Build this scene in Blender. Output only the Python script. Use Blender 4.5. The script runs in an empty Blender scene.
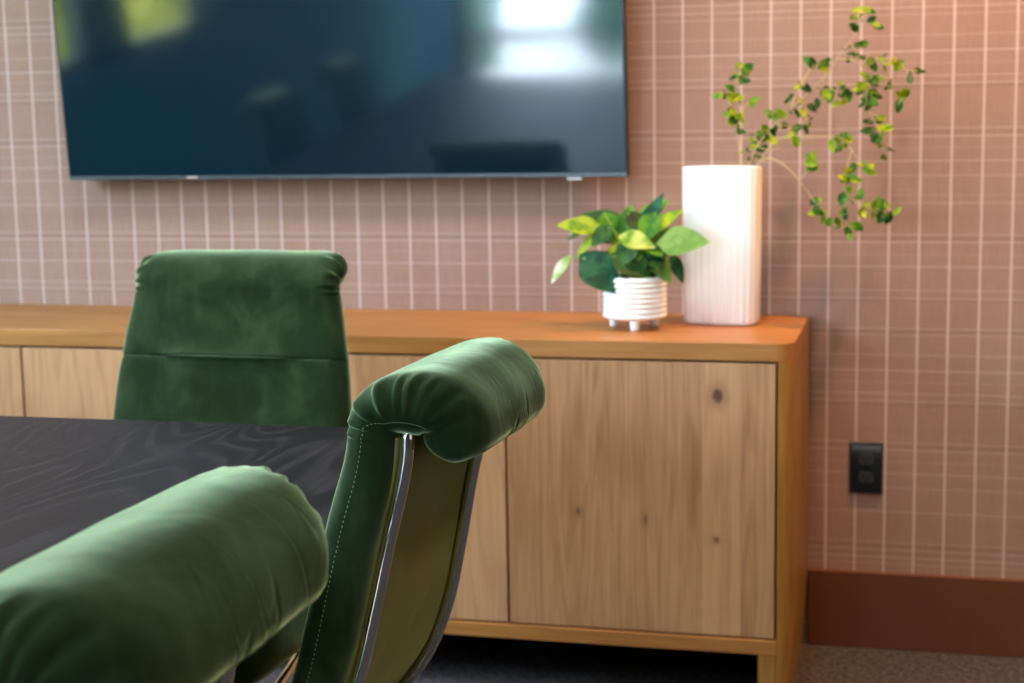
import bpy, bmesh, math, random
from mathutils import Vector, Matrix
random.seed(11)
C = bpy.context.scene.collection
sc = bpy.context.scene
PI = math.pi
BR = {'A': ([[(-0.3621, -0.17, 1.0474), (-0.3708, -0.1671, 1.1125), (-0.3815, -0.1642, 1.1633), (-0.3899, -0.1629, 1.1979), (-0.3761, -0.1594, 1.2299), (-0.3655, -0.1642, 1.2578)], [(-0.3767, -0.17, 1.1532), (-0.3515, -0.1599, 1.1871), (-0.3392, -0.1813, 1.1909)], [(-0.385, -0.17, 1.1836), (-0.4032, -0.1708, 1.2102)]], [(-0.3689, -0.1523, 1.2641), (-0.3514, -0.164, 1.2575), (-0.3727, -0.154, 1.244), (-0.3974, -0.1855, 1.21), (-0.3869, -0.1712, 1.2179), (-0.3757, -0.1801, 1.2036), (-0.365, -0.1682, 1.2336), (-0.3914, -0.167, 1.1635), (-0.3807, -0.1895, 1.1695), (-0.3655, -0.1813, 1.1873), (-0.3415, -0.1788, 1.1869), (-0.4094, -0.1533, 1.2043), (-0.3579, -0.1594, 1.2497), (-0.3793, -0.1836, 1.1534), (-0.3719, -0.1581, 1.1408), (-0.361, -0.1844, 1.1531), (-0.3855, -0.1653, 1.1957)]), 'B': ([[(-0.354, -0.17, 1.0474), (-0.333, -0.159, 1.0997), (-0.2982, -0.142, 1.1436), (-0.2497, -0.1211, 1.1914), (-0.1989, -0.137, 1.2386), (-0.1637, -0.1368, 1.2896), (-0.1373, -0.1184, 1.3294), (-0.1299, -0.1211, 1.3686)], [(-0.2659, -0.17, 1.1716), (-0.2474, -0.1551, 1.2194), (-0.2262, -0.1189, 1.2556), (-0.2016, -0.1291, 1.2668)], [(-0.2958, -0.17, 1.144), (-0.2574, -0.1457, 1.135), (-0.2321, -0.1371, 1.1548)], [(-0.1486, -0.17, 1.304), (-0.1259, -0.1394, 1.2688), (-0.091, -0.1254, 1.2723), (-0.0577, -0.1188, 1.2677), (-0.0377, -0.1206, 1.2474), (-0.0161, -0.1348, 1.2447)], [(-0.0372, -0.17, 1.2465), (-0.0311, -0.1533, 1.223), (-0.0444, -0.138, 1.1918)], [(-0.0898, -0.17, 1.2711), (-0.0741, -0.1585, 1.2475), (-0.0662, -0.1404, 1.216)], [(-0.1757, -0.17, 1.2732), (-0.1331, -0.1548, 1.2647), (-0.1139, -0.1275, 1.229), (-0.1168, -0.1419, 1.1931), (-0.1091, -0.1257, 1.1649), (-0.0905, -0.1339, 1.1286), (-0.082, -0.1346, 1.0884)], [(-0.2028, -0.17, 1.2303), (-0.1884, -0.1424, 1.2143), (-0.1649, -0.1305, 1.2), (-0.1547, -0.1344, 1.1897)], [(-0.1077, -0.17, 1.1651), (-0.0865, -0.1505, 1.1528)], [(-0.0896, -0.17, 1.1292), (-0.068, -0.1451, 1.0885)], [(-0.3319, -0.17, 1.1), (-0.3104, -0.1606, 1.0914), (-0.2898, -0.1186, 1.0941)]], [(-0.338, -0.1491, 1.1016), (-0.3306, -0.12, 1.0905), (-0.3476, -0.1162, 1.1214), (-0.3178, -0.1493, 1.1318), (-0.3106, -0.1185, 1.1619), (-0.2989, -0.1354, 1.1558), (-0.314, -0.1269, 1.1681), (-0.2773, -0.1496, 1.1414), (-0.2672, -0.1481, 1.121), (-0.2534, -0.1428, 1.1106), (-0.2603, -0.1118, 1.1713), (-0.248, -0.1421, 1.1813), (-0.2292, -0.1198, 1.1546), (-0.2258, -0.1128, 1.1748), (-0.2376, -0.1123, 1.1302), (-0.2521, -0.1362, 1.1348), (-0.2488, -0.1358, 1.2216), (-0.2332, -0.129, 1.2153), (-0.2263, -0.119, 1.2656), (-0.2085, -0.1457, 1.2606), (-0.2001, -0.1201, 1.263), (-0.3369, -0.1181, 1.0761), (-0.3558, -0.1156, 1.0906), (-0.3035, -0.1485, 1.1113), (-0.2908, -0.1122, 1.1677), (-0.2679, -0.1464, 1.1957), (-0.2423, -0.1364, 1.1671), (-0.3506, -0.1256, 1.0744), (-0.3273, -0.1133, 1.1108), (-0.2967, -0.1364, 1.1354), (-0.1381, -0.113, 1.3693), (-0.1178, -0.1282, 1.3679), (-0.1446, -0.1375, 1.3386), (-0.1366, -0.1373, 1.3325), (-0.0973, -0.1429, 1.337), (-0.1495, -0.1469, 1.2949), (-0.1339, -0.144, 1.2986), (-0.1404, -0.1224, 1.2756), (-0.127, -0.1101, 1.2736), (-0.1533, -0.1435, 1.2694), (-0.1443, -0.1481, 1.3519), (-0.128, -0.1105, 1.3493), (-0.1076, -0.1287, 1.3439), (-0.0867, -0.1338, 1.268), (-0.0805, -0.1405, 1.2519), (-0.0634, -0.1262, 1.2677), (-0.0162, -0.1169, 1.245), (-0.0314, -0.1318, 1.2273), (-0.0464, -0.1331, 1.1918), (-0.0406, -0.1478, 1.2036), (-0.0707, -0.1134, 1.2143), (-0.0936, -0.1487, 1.2283), (-0.1043, -0.1303, 1.2566), (-0.0536, -0.1165, 1.2558), (-0.0538, -0.1448, 1.178), (-0.0783, -0.1207, 1.2124), (-0.202, -0.112, 1.2007), (-0.1813, -0.1248, 1.2103), (-0.1637, -0.1185, 1.2141), (-0.172, -0.1457, 1.186), (-0.1587, -0.1326, 1.1898), (-0.1881, -0.144, 1.1963), (-0.1978, -0.1162, 1.2107), (-0.1547, -0.1382, 1.2037), (-0.1137, -0.1319, 1.2289), (-0.1004, -0.11, 1.2189), (-0.1138, -0.1159, 1.1931), (-0.1042, -0.111, 1.205), (-0.1249, -0.1319, 1.1792), (-0.1091, -0.1305, 1.1769), (-0.0873, -0.1208, 1.1525), (-0.1126, -0.1308, 1.1449), (-0.1042, -0.1384, 1.1289), (-0.0827, -0.1338, 1.1325), (-0.0878, -0.1441, 1.0987), (-0.0961, -0.1349, 1.1086), (-0.0667, -0.1105, 1.0876), (-0.0823, -0.1116, 1.0736), (-0.1295, -0.1249, 1.2053), (-0.0936, -0.13, 1.1967), (-0.1173, -0.1365, 1.213), (-0.1008, -0.1464, 1.1808), (-0.0767, -0.1391, 1.1365), (-0.0907, -0.1187, 1.1143)]), 'C': ([[(-0.3458, -0.17, 1.0473), (-0.3078, -0.1887, 1.0761), (-0.2604, -0.2283, 1.0531), (-0.2172, -0.2181, 0.9966), (-0.1971, -0.2184, 0.9646), (-0.1653, -0.2203, 0.9408), (-0.1457, -0.2211, 0.9408)], [(-0.3257, -0.17, 1.0716), (-0.2837, -0.1913, 1.1161), (-0.2177, -0.2283, 1.12), (-0.1674, -0.2201, 1.1173), (-0.1394, -0.2303, 1.0917), (-0.1198, -0.2253, 1.0599), (-0.1083, -0.2185, 1.0517)], [(-0.2447, -0.17, 1.0305), (-0.2194, -0.1929, 1.0594), (-0.2013, -0.2299, 1.0567)], [(-0.142, -0.17, 1.09), (-0.1525, -0.1868, 1.0467), (-0.1524, -0.2214, 1.0125), (-0.1267, -0.2231, 0.9847), (-0.0912, -0.2367, 0.9776), (-0.0682, -0.2239, 0.9649)], [(-0.1699, -0.17, 1.1163), (-0.1523, -0.2035, 1.097)], [(-0.2, -0.17, 0.9614), (-0.2068, -0.1934, 0.9851)]], [(-0.1535, -0.2265, 1.1192), (-0.1519, -0.2123, 1.0972), (-0.1674, -0.2191, 1.1113), (-0.1377, -0.2131, 1.0556), (-0.1138, -0.2311, 1.0561), (-0.1064, -0.2192, 1.0556), (-0.1315, -0.2155, 1.0319), (-0.1531, -0.2119, 1.0319), (-0.1556, -0.231, 0.9932), (-0.1469, -0.2113, 1.0), (-0.1312, -0.2102, 0.9979), (-0.2178, -0.2175, 1.0564), (-0.2087, -0.206, 1.0558), (-0.2266, -0.2067, 1.0779), (-0.201, -0.2243, 0.9929), (-0.2087, -0.2238, 0.977), (-0.188, -0.2384, 0.954), (-0.1936, -0.2115, 0.9682), (-0.1698, -0.2075, 0.9358), (-0.1516, -0.2259, 0.9631), (-0.1457, -0.2173, 0.9286), (-0.1322, -0.2162, 0.9385), (-0.1189, -0.2158, 0.9684), (-0.0932, -0.2381, 0.9836), (-0.0746, -0.2138, 0.988), (-0.0973, -0.2218, 0.9628), (-0.0682, -0.2184, 0.9566), (-0.0837, -0.2282, 0.9731), (-0.0798, -0.2201, 0.9567), (-0.0607, -0.214, 0.9623), (-0.1459, -0.2195, 1.1111), (-0.1634, -0.2162, 1.0974), (-0.123, -0.2439, 1.0626), (-0.1577, -0.2386, 1.0371), (-0.1424, -0.2274, 1.0127), (-0.1831, -0.219, 0.9486), (-0.1626, -0.2362, 0.9499), (-0.1074, -0.2176, 0.9844), (-0.0837, -0.2198, 0.9607), (-0.114, -0.2433, 0.9662), (-0.2046, -0.2261, 0.9691)])}
PL = [((-0.6436, -0.27, 0.9397), (-0.7291, -0.28, 0.9505), 0.0447, 1), ((-0.6031, -0.22, 0.9401), (-0.6891, -0.22, 0.9691), 0.0487, 3), ((-0.5938, -0.25, 0.8932), (-0.5825, -0.24, 0.9866), 0.069, 2), ((-0.6369, -0.22, 0.9111), (-0.5636, -0.23, 0.9696), 0.0609, 3), ((-0.5639, -0.23, 0.9163), (-0.518, -0.23, 1.0103), 0.0406, 4), ((-0.5481, -0.25, 0.9261), (-0.4727, -0.26, 0.9796), 0.0365, 1), ((-0.5654, -0.22, 0.9484), (-0.5088, -0.21, 0.997), 0.0406, 2), ((-0.5074, -0.3, 0.912), (-0.4105, -0.32, 0.92), 0.069, 5), ((-0.5656, -0.22, 0.9113), (-0.4924, -0.21, 0.9313), 0.0609, 3), ((-0.5904, -0.29, 0.923), (-0.5199, -0.31, 0.9068), 0.0447, 6), ((-0.6131, -0.28, 0.8957), (-0.5359, -0.3, 0.8736), 0.0609, 1), ((-0.6652, -0.31, 0.8818), (-0.5878, -0.32, 0.8125), 0.0771, 4), ((-0.7048, -0.28, 0.8788), (-0.7411, -0.29, 0.828), 0.0244, 7), ((-0.6053, -0.3, 0.8853), (-0.5263, -0.31, 0.8464), 0.0528, 3), ((-0.531, -0.28, 0.888), (-0.4889, -0.29, 0.8285), 0.0406, 5), ((-0.5024, -0.2, 0.8768), (-0.4776, -0.2, 0.8189), 0.0284, 4), ((-0.6479, -0.27, 0.9274), (-0.6923, -0.28, 0.8789), 0.0223, 1), ((-0.686, -0.27, 0.8801), (-0.609, -0.28, 0.8937), 0.0183, 8), ((-0.5919, -0.25, 0.8685), (-0.5164, -0.27, 0.8587), 0.0528, 3), ((-0.6472, -0.23, 0.9491), (-0.5916, -0.25, 0.9137), 0.0568, 3), ((-0.5475, -0.23, 0.8752), (-0.5817, -0.25, 0.8397), 0.0447, 8), ((-0.6328, -0.25, 0.9648), (-0.6186, -0.25, 0.9136), 0.0528, 2), ((-0.5294, -0.25, 0.9648), (-0.5571, -0.27, 0.9053), 0.0487, 2), ((-0.5163, -0.27, 0.8709), (-0.5394, -0.28, 0.8371), 0.0365, 3), ((-0.6685, -0.25, 0.9423), (-0.7151, -0.25, 0.9133), 0.0183, 3), ((-0.6114, -0.29, 0.8722), (-0.6427, -0.3, 0.8444), 0.0447, 4), ((-0.5683, -0.3, 0.9098), (-0.5954, -0.31, 0.8661), 0.0487, 3), ((-0.6169, -0.28, 0.9405), (-0.6566, -0.29, 0.9045), 0.0406, 3), ((-0.5333, -0.29, 0.9051), (-0.5034, -0.3, 0.8738), 0.0406, 4), ((-0.5594, -0.305, 0.8861), (-0.5506, -0.31, 0.8442), 0.0406, 3), ((-0.585, -0.25, 0.9669), (-0.548, -0.25, 0.9302), 0.0365, 8)]

HL = [(1.3778, 0.8), (1.3631, 0.5), (1.3208, 0.5), (1.2883, 1), (1.2639, 0.3), (1.2378, 0.7), (1.2222, 0.7), (1.1293, 0.6), (1.1124, 0.8), (1.088, 0.3), (1.0615, 0.8), (1.0309, 0.6), (0.9897, 0.25), (0.9732, 0.6), (0.9065, 0.6), (0.8906, 0.8), (0.8645, 0.25), (0.8386, 0.8), (0.7881, 0.6), (0.7709, 0.6), (0.7063, 0.6), (0.6925, 0.4), (0.6493, 0.6), (0.6154, 0.8), (0.5901, 0.3), (0.5655, 0.7), (0.5489, 0.6), (0.458, 0.5), (0.4419, 0.7), (0.4157, 0.3), (0.3902, 0.7), (0.3587, 0.5), (0.3051, 0.6), (0.237, 0.5), (0.2202, 0.7)]
XL0, XLS = -0.57048, .0625


# ------------------------------------------------------------------ helpers
def link(o, parent=None):
    C.objects.link(o)
    if parent is not None: o.parent = parent
    return o
def tag(o, label=None, cat=None, group=None, kind=None):
    if label: o['label'] = label
    if cat: o['category'] = cat
    if group: o['group'] = group
    if kind: o['kind'] = kind
    return o
def empty(name, loc, rz=0.0):
    o = bpy.data.objects.new(name, None); o.empty_display_size = .05
    link(o); o.location = loc; o.rotation_euler = (0, 0, rz)
    return o
class MB:
    def __init__(s): s.v = []; s.f = []
    def add(s, vs, fs):
        n = len(s.v); s.v += [tuple(v) for v in vs]; s.f += [tuple(i+n for i in f) for f in fs]; return s
    def box(s, x0, x1, y0, y1, z0, z1):
        v = [(x0,y0,z0),(x1,y0,z0),(x1,y1,z0),(x0,y1,z0),(x0,y0,z1),(x1,y0,z1),(x1,y1,z1),(x0,y1,z1)]
        return s.add(v, [(0,3,2,1),(4,5,6,7),(0,1,5,4),(1,2,6,5),(2,3,7,6),(3,0,4,7)])
    def prism(s, poly, z0, z1):
        n = len(poly)
        v = [(x,y,z0) for x,y in poly]+[(x,y,z1) for x,y in poly]
        return s.add(v, [tuple(range(n))[::-1], tuple(range(n,2*n))]+[(i,(i+1)%n,n+(i+1)%n,n+i) for i in range(n)])
    def lathe(s, prof, n=64, c=(0,0), rfun=None):
        m = len(prof); v = []
        for j in range(n):
            a = 2*PI*j/n
            for i,(r,z) in enumerate(prof):
                rr = r if rfun is None else rfun(r,z,a,i)
                v.append((c[0]+rr*math.cos(a), c[1]+rr*math.sin(a), z))
        f = []
        for j in range(n):
            k = (j+1)%n
            for i in range(m-1): f.append((j*m+i, k*m+i, k*m+i+1, j*m+i+1))
        f.append(tuple(j*m for j in range(n))[::-1]); f.append(tuple(j*m+m-1 for j in range(n)))
        return s.add(v, f)
    def tube(s, pts, rad, n=12, cap=True):
        pts = [Vector(p) for p in pts]; v = []; N = len(pts)
        rads = rad if isinstance(rad, (list,tuple)) else [rad]*N
        up = Vector((0,0,1)); prev = None
        for i,p in enumerate(pts):
            t = (pts[min(i+1,N-1)]-pts[max(i-1,0)]).normalized()
            if prev is None:
                a = t.cross(up)
                if a.length < 1e-3: a = t.cross(Vector((1,0,0)))
                a.normalize()
            else:
                a = prev - t*prev.dot(t); a.normalize()
            prev = a; b = t.cross(a)
            for k in range(n):
                w = 2*PI*k/n
                v.append(tuple(p+(a*math.cos(w)+b*math.sin(w))*rads[i]))
        f = [(i*n+k, i*n+(k+1)%n, (i+1)*n+(k+1)%n, (i+1)*n+k) for i in range(N-1) for k in range(n)]
        if cap: f += [tuple(range(n))[::-1], tuple((N-1)*n+k for k in range(n))]
        return s.add(v, f)
    def build(s, name, mat, parent=None, smooth=False, bevel=0, seg=3, angle=None, sub=0):
        me = bpy.data.meshes.new(name); me.from_pydata(s.v, [], s.f); me.validate()
        bm = bmesh.new(); bm.from_mesh(me); bmesh.ops.recalc_face_normals(bm, faces=bm.faces); bm.to_mesh(me); bm.free()
        for p in me.polygons: p.use_smooth = smooth or bevel > 0
        me.materials.append(mat)
        o = bpy.data.objects.new(name, me); link(o, parent)
        if bevel:
            b = o.modifiers.new('bevel','BEVEL'); b.width = bevel; b.segments = seg; b.limit_method = 'ANGLE'; b.angle_limit = .6
            b.harden_normals = True
        if sub:
            m = o.modifiers.new('sub','SUBSURF'); m.levels = sub; m.render_levels = sub
        return o
def spline(pts, n=8):
    P = [Vector(p) for p in pts]; out = []
    P = [P[0]*2-P[1]] + P + [P[-1]*2-P[-2]]
    for i in range(1, len(P)-2):
        a,b,c,d = P[i-1:i+3]
        for k in range(n):
            t = k/n
            out.append(.5*((2*b)+(c-a)*t+(2*a-5*b+4*c-d)*t*t+(3*b-a-3*c+d)*t**3))
    out.append(P[-2]); return out
def rrect(x0, x1, y0, y1, r, n=6, corners=(1,1,1,1)):
    out = []
    for (cx,cy,a0,f) in ((x0+r,y0+r,PI,corners[0]),(x1-r,y0+r,1.5*PI,corners[1]),(x1-r,y1-r,0,corners[2]),(x0+r,y1-r,.5*PI,corners[3])):
        if f:
            for k in range(n+1):
                a = a0+.5*PI*k/n; out.append((cx+r*math.cos(a), cy+r*math.sin(a)))
        else:
            a = a0+.25*PI; out.append((cx+r*(1 if math.cos(a)>0 else -1), cy+r*(1 if math.sin(a)>0 else -1)))
    return out

# ------------------------------------------------------------------ node helpers
class NT:
    def __init__(s, name):
        s.m = bpy.data.materials.new(name); s.m.use_nodes = True
        s.t = s.m.node_tree; s.n = s.t.nodes; s.l = s.t.links
        s.b = s.n['Principled BSDF']; s.out = s.n['Material Output']
    def put(s, node, key, val):
        if val is None: return
        if isinstance(val, bpy.types.NodeSocket): s.l.new(val, node.inputs[key])
        else: node.inputs[key].default_value = val
    def new(s, typ, **kw):
        n = s.n.new(typ)
        for k,v in kw.items(): setattr(n, k, v)
        return n
    def math(s, op, a, b=None, c=None, clamp=False):
        n = s.new('ShaderNodeMath', operation=op); n.use_clamp = clamp
        s.put(n,0,a); s.put(n,1,b); s.put(n,2,c); return n.outputs[0]
    def coord(s, kind='Object'): return s.new('ShaderNodeTexCoord').outputs[kind]
    def mapping(s, v, scale=(1,1,1), loc=(0,0,0), rot=(0,0,0)):
        n = s.new('ShaderNodeMapping'); s.put(n,'Vector',v); n.inputs['Scale'].default_value = scale
        s.put(n,'Location',loc); n.inputs['Rotation'].default_value = rot; return n.outputs[0]
    def sep(s, v):
        n = s.new('ShaderNodeSeparateXYZ'); s.put(n,0,v); return n.outputs
    def comb(s, x=0., y=0., z=0.):
        n = s.new('ShaderNodeCombineXYZ'); s.put(n,0,x); s.put(n,1,y); s.put(n,2,z); return n.outputs[0]
    def noise(s, v, scale=5., detail=3., rough=.5, dist=0., color=False):
        n = s.new('ShaderNodeTexNoise'); s.put(n,'Vector',v); s.put(n,'Scale',scale); s.put(n,'Detail',detail); s.put(n,'Roughness',rough); s.put(n,'Distortion',dist)
        return n.outputs[1 if color else 0]
    def vmath(s, op, a, b=None):
        n = s.new('ShaderNodeVectorMath', operation=op); s.put(n,0,a); s.put(n,1,b); return n.outputs[0]
    def ss(s, v, a, b, lo=0., hi=1.):
        n = s.new('ShaderNodeMapRange', interpolation_type='SMOOTHSTEP'); s.put(n,'Value',v); s.put(n,'From Min',a); s.put(n,'From Max',b); s.put(n,'To Min',lo); s.put(n,'To Max',hi); return n.outputs[0]
    def mix(s, f, a, b, mode='MIX'):
        n = s.new('ShaderNodeMix', data_type='RGBA', blend_type=mode)
        s.put(n,0,f)
        for k,v in ((6,a),(7,b)):
            if isinstance(v, tuple) and len(v)==3: v = (*v,1)
            s.put(n,k,v)
        return n.outputs[2]
    def bump(s, h, strength=.3, dist=.002):
        n = s.new('ShaderNodeBump'); s.put(n,'Height',h); s.put(n,'Strength',strength); s.put(n,'Distance',dist); s.l.new(n.outputs[0], s.b.inputs['Normal'])
    def col(s, c):
        if isinstance(c, tuple) and len(c)==3: c = (*c,1)
        s.put(s.b,'Base Color',c)
    def pr(s, **kw):
        for k,v in kw.items():
            k = k.replace('_',' ')
            if isinstance(v, tuple) and len(v)==3 and 'Tint' in k: v = (*v,1)
            s.put(s.b, k, v)
def simple(name, c, rough=.5, metal=0., var=.06, scale=30., **kw):
    t = NT(name); n = t.noise(t.coord(), scale, 3)
    t.col(t.mix(n, tuple(x*(1-var) for x in c), tuple(min(1,x*(1+var)) for x in c)))
    t.pr(Roughness=rough, Metallic=metal, **kw); return t.m

def srgb(r,g,b):
    return tuple(((c/255)/12.92 if c/255<=.04045 else ((c/255+.055)/1.055)**2.4) for c in (r,g,b))

# ------------------------------------------------------------------ materials
def wood(name, light, dark, axis='Z', planks=(), knots=(), rough=.42, grain=1., across='X', seed=0., tonevar=.18, cathedral=None):
    t = NT(name); co = t.sep(t.coord())
    ax = {'X':co[0],'Y':co[1],'Z':co[2]}
    L = ax[axis]; A = ax[across]
    other = [k for k in 'XYZ' if k not in (axis, across)][0]
    pid = None
    for b in planks:
        g = t.math('GREATER_THAN', A, b); pid = g if pid is None else t.math('ADD', pid, g)
    if pid is None: pid = t.math('MULTIPLY', A, 0.)
    wn = t.new('ShaderNodeTexWhiteNoise', noise_dimensions='1D'); t.put(wn,'W', t.math('ADD', pid, seed+.37))
    rnd = wn.outputs[0]
    off = t.math('MULTIPLY', rnd, 40.)
    v = t.comb(t.math('ADD', A, off), t.math('ADD', ax[other], seed), t.math('MULTIPLY', L, .075))
    n1 = t.noise(v, 9., 3., .5, .5)
    rings = t.math('SINE', t.math('MULTIPLY', n1, 75.))
    rings = t.ss(rings, -.2, 1.)
    v2 = t.comb(t.math('ADD', A, off), ax[other], t.math('MULTIPLY', L, .02))
    fib = t.noise(v2, 260., 4., .65)
    v3 = t.comb(t.math('ADD', A, off), ax[other], t.math('MULTIPLY', L, .25))
    big = t.noise(v3, 14., 3., .55)
    f = t.math('ADD', t.math('MULTIPLY', rings, .20*grain), t.math('MULTIPLY', t.ss(fib,.35,.7), .32*grain))
    f = t.math('ADD', f, t.ss(big,.35,.75,0.,.35))
    f = t.math('ADD', f, t.math('MULTIPLY', t.math('SUBTRACT', rnd, .5), tonevar*2), clamp=True)
    c = t.mix(f, light, dark)
    for (kx,kz,rx,rz,s_) in knots:
        q = t.comb(t.math('DIVIDE', t.math('SUBTRACT', A, kx), rx), t.math('DIVIDE', t.math('SUBTRACT', L, kz), rz), 0.)
        ln = t.new('ShaderNodeVectorMath', operation='LENGTH'); t.put(ln,0,q); d = ln.outputs[1]
        d = t.math('ADD', d, t.math('MULTIPLY', t.math('SUBTRACT', t.noise(t.coord(), 140., 2.), .5), 1.1))
        c = t.mix(t.ss(d, .6, 1.3, s_, 0.), c, tuple(x*.12 for x in dark))
        c = t.mix(t.ss(d, 1.2, 3.2, .4*s_, 0.), c, tuple(x*.7 for x in dark))
    t.col(c); t.pr(Roughness=rough, Specular_IOR_Level=.45)
    t.bump(t.math('ADD', fib, t.math('MULTIPLY', rings, .3)), .12, .0006)
    return t.m

oak_l, oak_d = (.50,.265,.105), (.27,.115,.030)
M = {}
DOOR_L, DOOR_D = (.53,.280,.128), (.28,.122,.044)
M['oak_frame'] = wood('oak_frame', (.46,.200,.048), (.23,.082,.014), 'X', across='Y', grain=.9)
M['oak_side'] = wood('oak_side', (.42,.20,.038), (.19,.072,.009), 'Z', across='Y', grain=.8)
def door_mat(i, planks, knots): return wood('oak_door_%s' % 'abcd'[i], DOOR_L, DOOR_D, 'Z', planks, knots, seed=i*3.1, grain=1.15, tonevar=.26)

# wallpaper: woven plaid ground with pale lines
def wallpaper():
    t = NT('plaid_wallpaper'); co = t.sep(t.coord()); x, z = co[0], co[2]
    weave = t.noise(t.comb(t.math('MULTIPLY', x, 1.), 0., t.math('MULTIPLY', z, .03)), 520., 2., .6)
    weave2 = t.noise(t.comb(t.math('MULTIPLY', x, .03), 0., z), 420., 2., .6)
    cloud = t.noise(t.comb(x, 0., z), 3.2, 3., .6)
    bandz = t.noise(t.comb(0., 3., z), 26., 2., .6)
    bandx = t.noise(t.comb(x, 7., 0.), 9., 2., .6)
    c = t.mix(t.ss(weave,.25,.75), (.278,.160,.114), (.348,.212,.156))
    c = t.mix(t.ss(weave2,.3,.7,0.,.45), c, (.240,.158,.132))
    c = t.mix(t.ss(bandz,.5,.75,0.,.30), c, (.215,.138,.115))
    c = t.mix(t.ss(bandx,.45,.7,0.,.18), c, (.37,.26,.225))
    c = t.mix(t.ss(cloud,.4,.7,0.,.15), c, (.33,.205,.16))
    zz = t.math('MODULO', t.math('ADD', z, 1.1740), 1.1740)   # pattern repeat
    h = None
    for zi, w in HL:
        z0 = zi % 1.1740
        d = t.math('ABSOLUTE', t.math('SUBTRACT', zz, z0))
        k = t.ss(d, .0008, .0032, w*.55, 0.)
        h = k if h is None else t.math('MAXIMUM', h, k)
    brk = t.noise(t.comb(x, 0., z), 60., 2.)
    h = t.math('MULTIPLY', h, t.ss(brk,.2,.8,.65,1.))
    dk = None
    for zi in (1.2150, 1.1210, .8985, .7660, .6995, .5410, .4500, .2290):
        d = t.math('ABSOLUTE', t.math('SUBTRACT', zz, zi % 1.1740))
        k = t.ss(d, .0010, .004, .28, 0.)
        dk = k if dk is None else t.math('MAXIMUM', dk, k)
    c = t.mix(dk, c, (.15,.09,.072))
    c = t.mix(h, c, (.53,.40,.35))
    u = t.math('DIVIDE', t.math('SUBTRACT', x, XL0), XLS)
    fr = t.math('ABSOLUTE', t.math('SUBTRACT', u, t.math('ROUND', u)))
    vl = t.ss(t.math('MULTIPLY', fr, XLS), .0012, .0038, .62, 0.)
    c = t.mix(vl, c, (.64,.49,.43))
    t.col(c); t.pr(Roughness=.75, Specular_IOR_Level=.25)
    t.bump(t.math('ADD', weave, weave2), .15, .0005)
    return t.m
M['wallpaper'] = wallpaper()
M['plaster'] = simple('wall_paint', (.62,.60,.58), .8)
M['ceiling'] = simple('ceiling_paint', (.42,.42,.41), .85)
M['teal_paint'] = simple('teal_wall_paint', (.025,.18,.28), .6)
M['baseboard'] = simple('baseboard_brown', (.105,.029,.005), .6, var=.25, scale=6.)
def carpet():
    t = NT('carpet_weave'); co = t.coord()
    a = t.noise(t.mapping(co,(1,.12,1)), 420., 2.); b = t.noise(t.mapping(co,(.12,1,1)), 420., 2.)
    c = t.noise(co, 90., 3.)
    f = t.math('MULTIPLY', t.math('ADD', a, b), .5)
    f = t.math('ADD', f, t.math('MULTIPLY', t.math('SUBTRACT', c, .5), .5))
    t.col(t.mix(t.ss(f,.36,.64), (.024,.023,.027), (.100,.090,.086)))
    t.pr(Roughness=.95, Specular_IOR_Level=.1); t.bump(f, .5, .003); return t.m
M['carpet'] = carpet()

def table_wood():
    t = NT('blackened_oak'); co = t.sep(t.coord()); x,y,z = co
    wx = t.noise(t.comb(x, t.math('MULTIPLY',y,.25), z), 3.5, 2., .5)
    v = t.comb(x, t.math('MULTIPLY', y, .16), z)
    n1 = t.noise(v, 4.6, 1.5, .4, .1)
    r = t.math('SINE', t.math('MULTIPLY', n1, 210.))
    r = t.ss(r, .1, .95)
    fib = t.noise(t.comb(x, t.math('MULTIPLY', y, .03), z), 330., 3., .6)
    pores = t.ss(fib, .42, .66)
    f = t.math('MULTIPLY', r, t.math('ADD', .35, t.math('MULTIPLY', pores, .65)))
    c = t.mix(f, (.009,.007,.008), (.026,.020,.022))
    t.col(c); t.put(t.b,'Roughness', t.ss(f,0.,1.,.40,.5)); t.pr(Specular_IOR_Level=.24)
    t.bump(f, .35, .0006); return t.m
M['table'] = table_wood()

def velvet(name, base, pale, tint=(.62,.85,.58), sheen=1., extra=.35, ecol=(.40,.55,.36)):
    t = NT(name); co = t.coord()
    nap = t.noise(co, 11., 3., .6, .5); dent = t.noise(co, 16., 2., .5, .6); fine = t.noise(co, 900., 2.); streak = t.noise(t.mapping(co,(3,3,.6)), 22., 3.)
    f = t.math('ADD', t.ss(nap,.38,.66,.18,.68), t.ss(streak,.45,.75,0.,.25))
    ol = t.noise(co, 5., 2., .5, .4)
    t.col(t.mix(t.ss(ol,.5,.72,0.,.6), t.mix(f, base, pale), tuple((a_+b_)*.5 for a_,b_ in zip((base[0]*2.2,base[1]*1.1,base[2]*.5), base))))
    t.pr(Roughness=.9, Specular_IOR_Level=.08, Sheen_Weight=sheen, Sheen_Roughness=.30, Sheen_Tint=tint)
    t.bump(t.math('ADD', t.math('MULTIPLY', fine, .12), dent), .26, .010)
    if extra:
        sh = t.new('ShaderNodeBsdfSheen'); sh.inputs['Color'].default_value = (*[c*extra for c in ecol],1); sh.inputs['Roughness'].default_value = .27
        ad = t.new('ShaderNodeAddShader'); t.l.new(t.b.outputs[0], ad.inputs[0]); t.l.new(sh.outputs[0], ad.inputs[1]); t.l.new(ad.outputs[0], t.out.inputs[0])
    return t.m
M['velvet'] = velvet('green_velvet', (.006,.015,.004), (.032,.056,.022), tint=(.62,.82,.46), extra=.75, ecol=(.44,.54,.32))
M['panel_cloth'] = velvet('olive_back_cloth', (.150,.145,.048), (.195,.185,.062), (.6,.6,.3), .25, 0)
M['thread'] = simple('pale_thread', (.26,.36,.22), .8)
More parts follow.
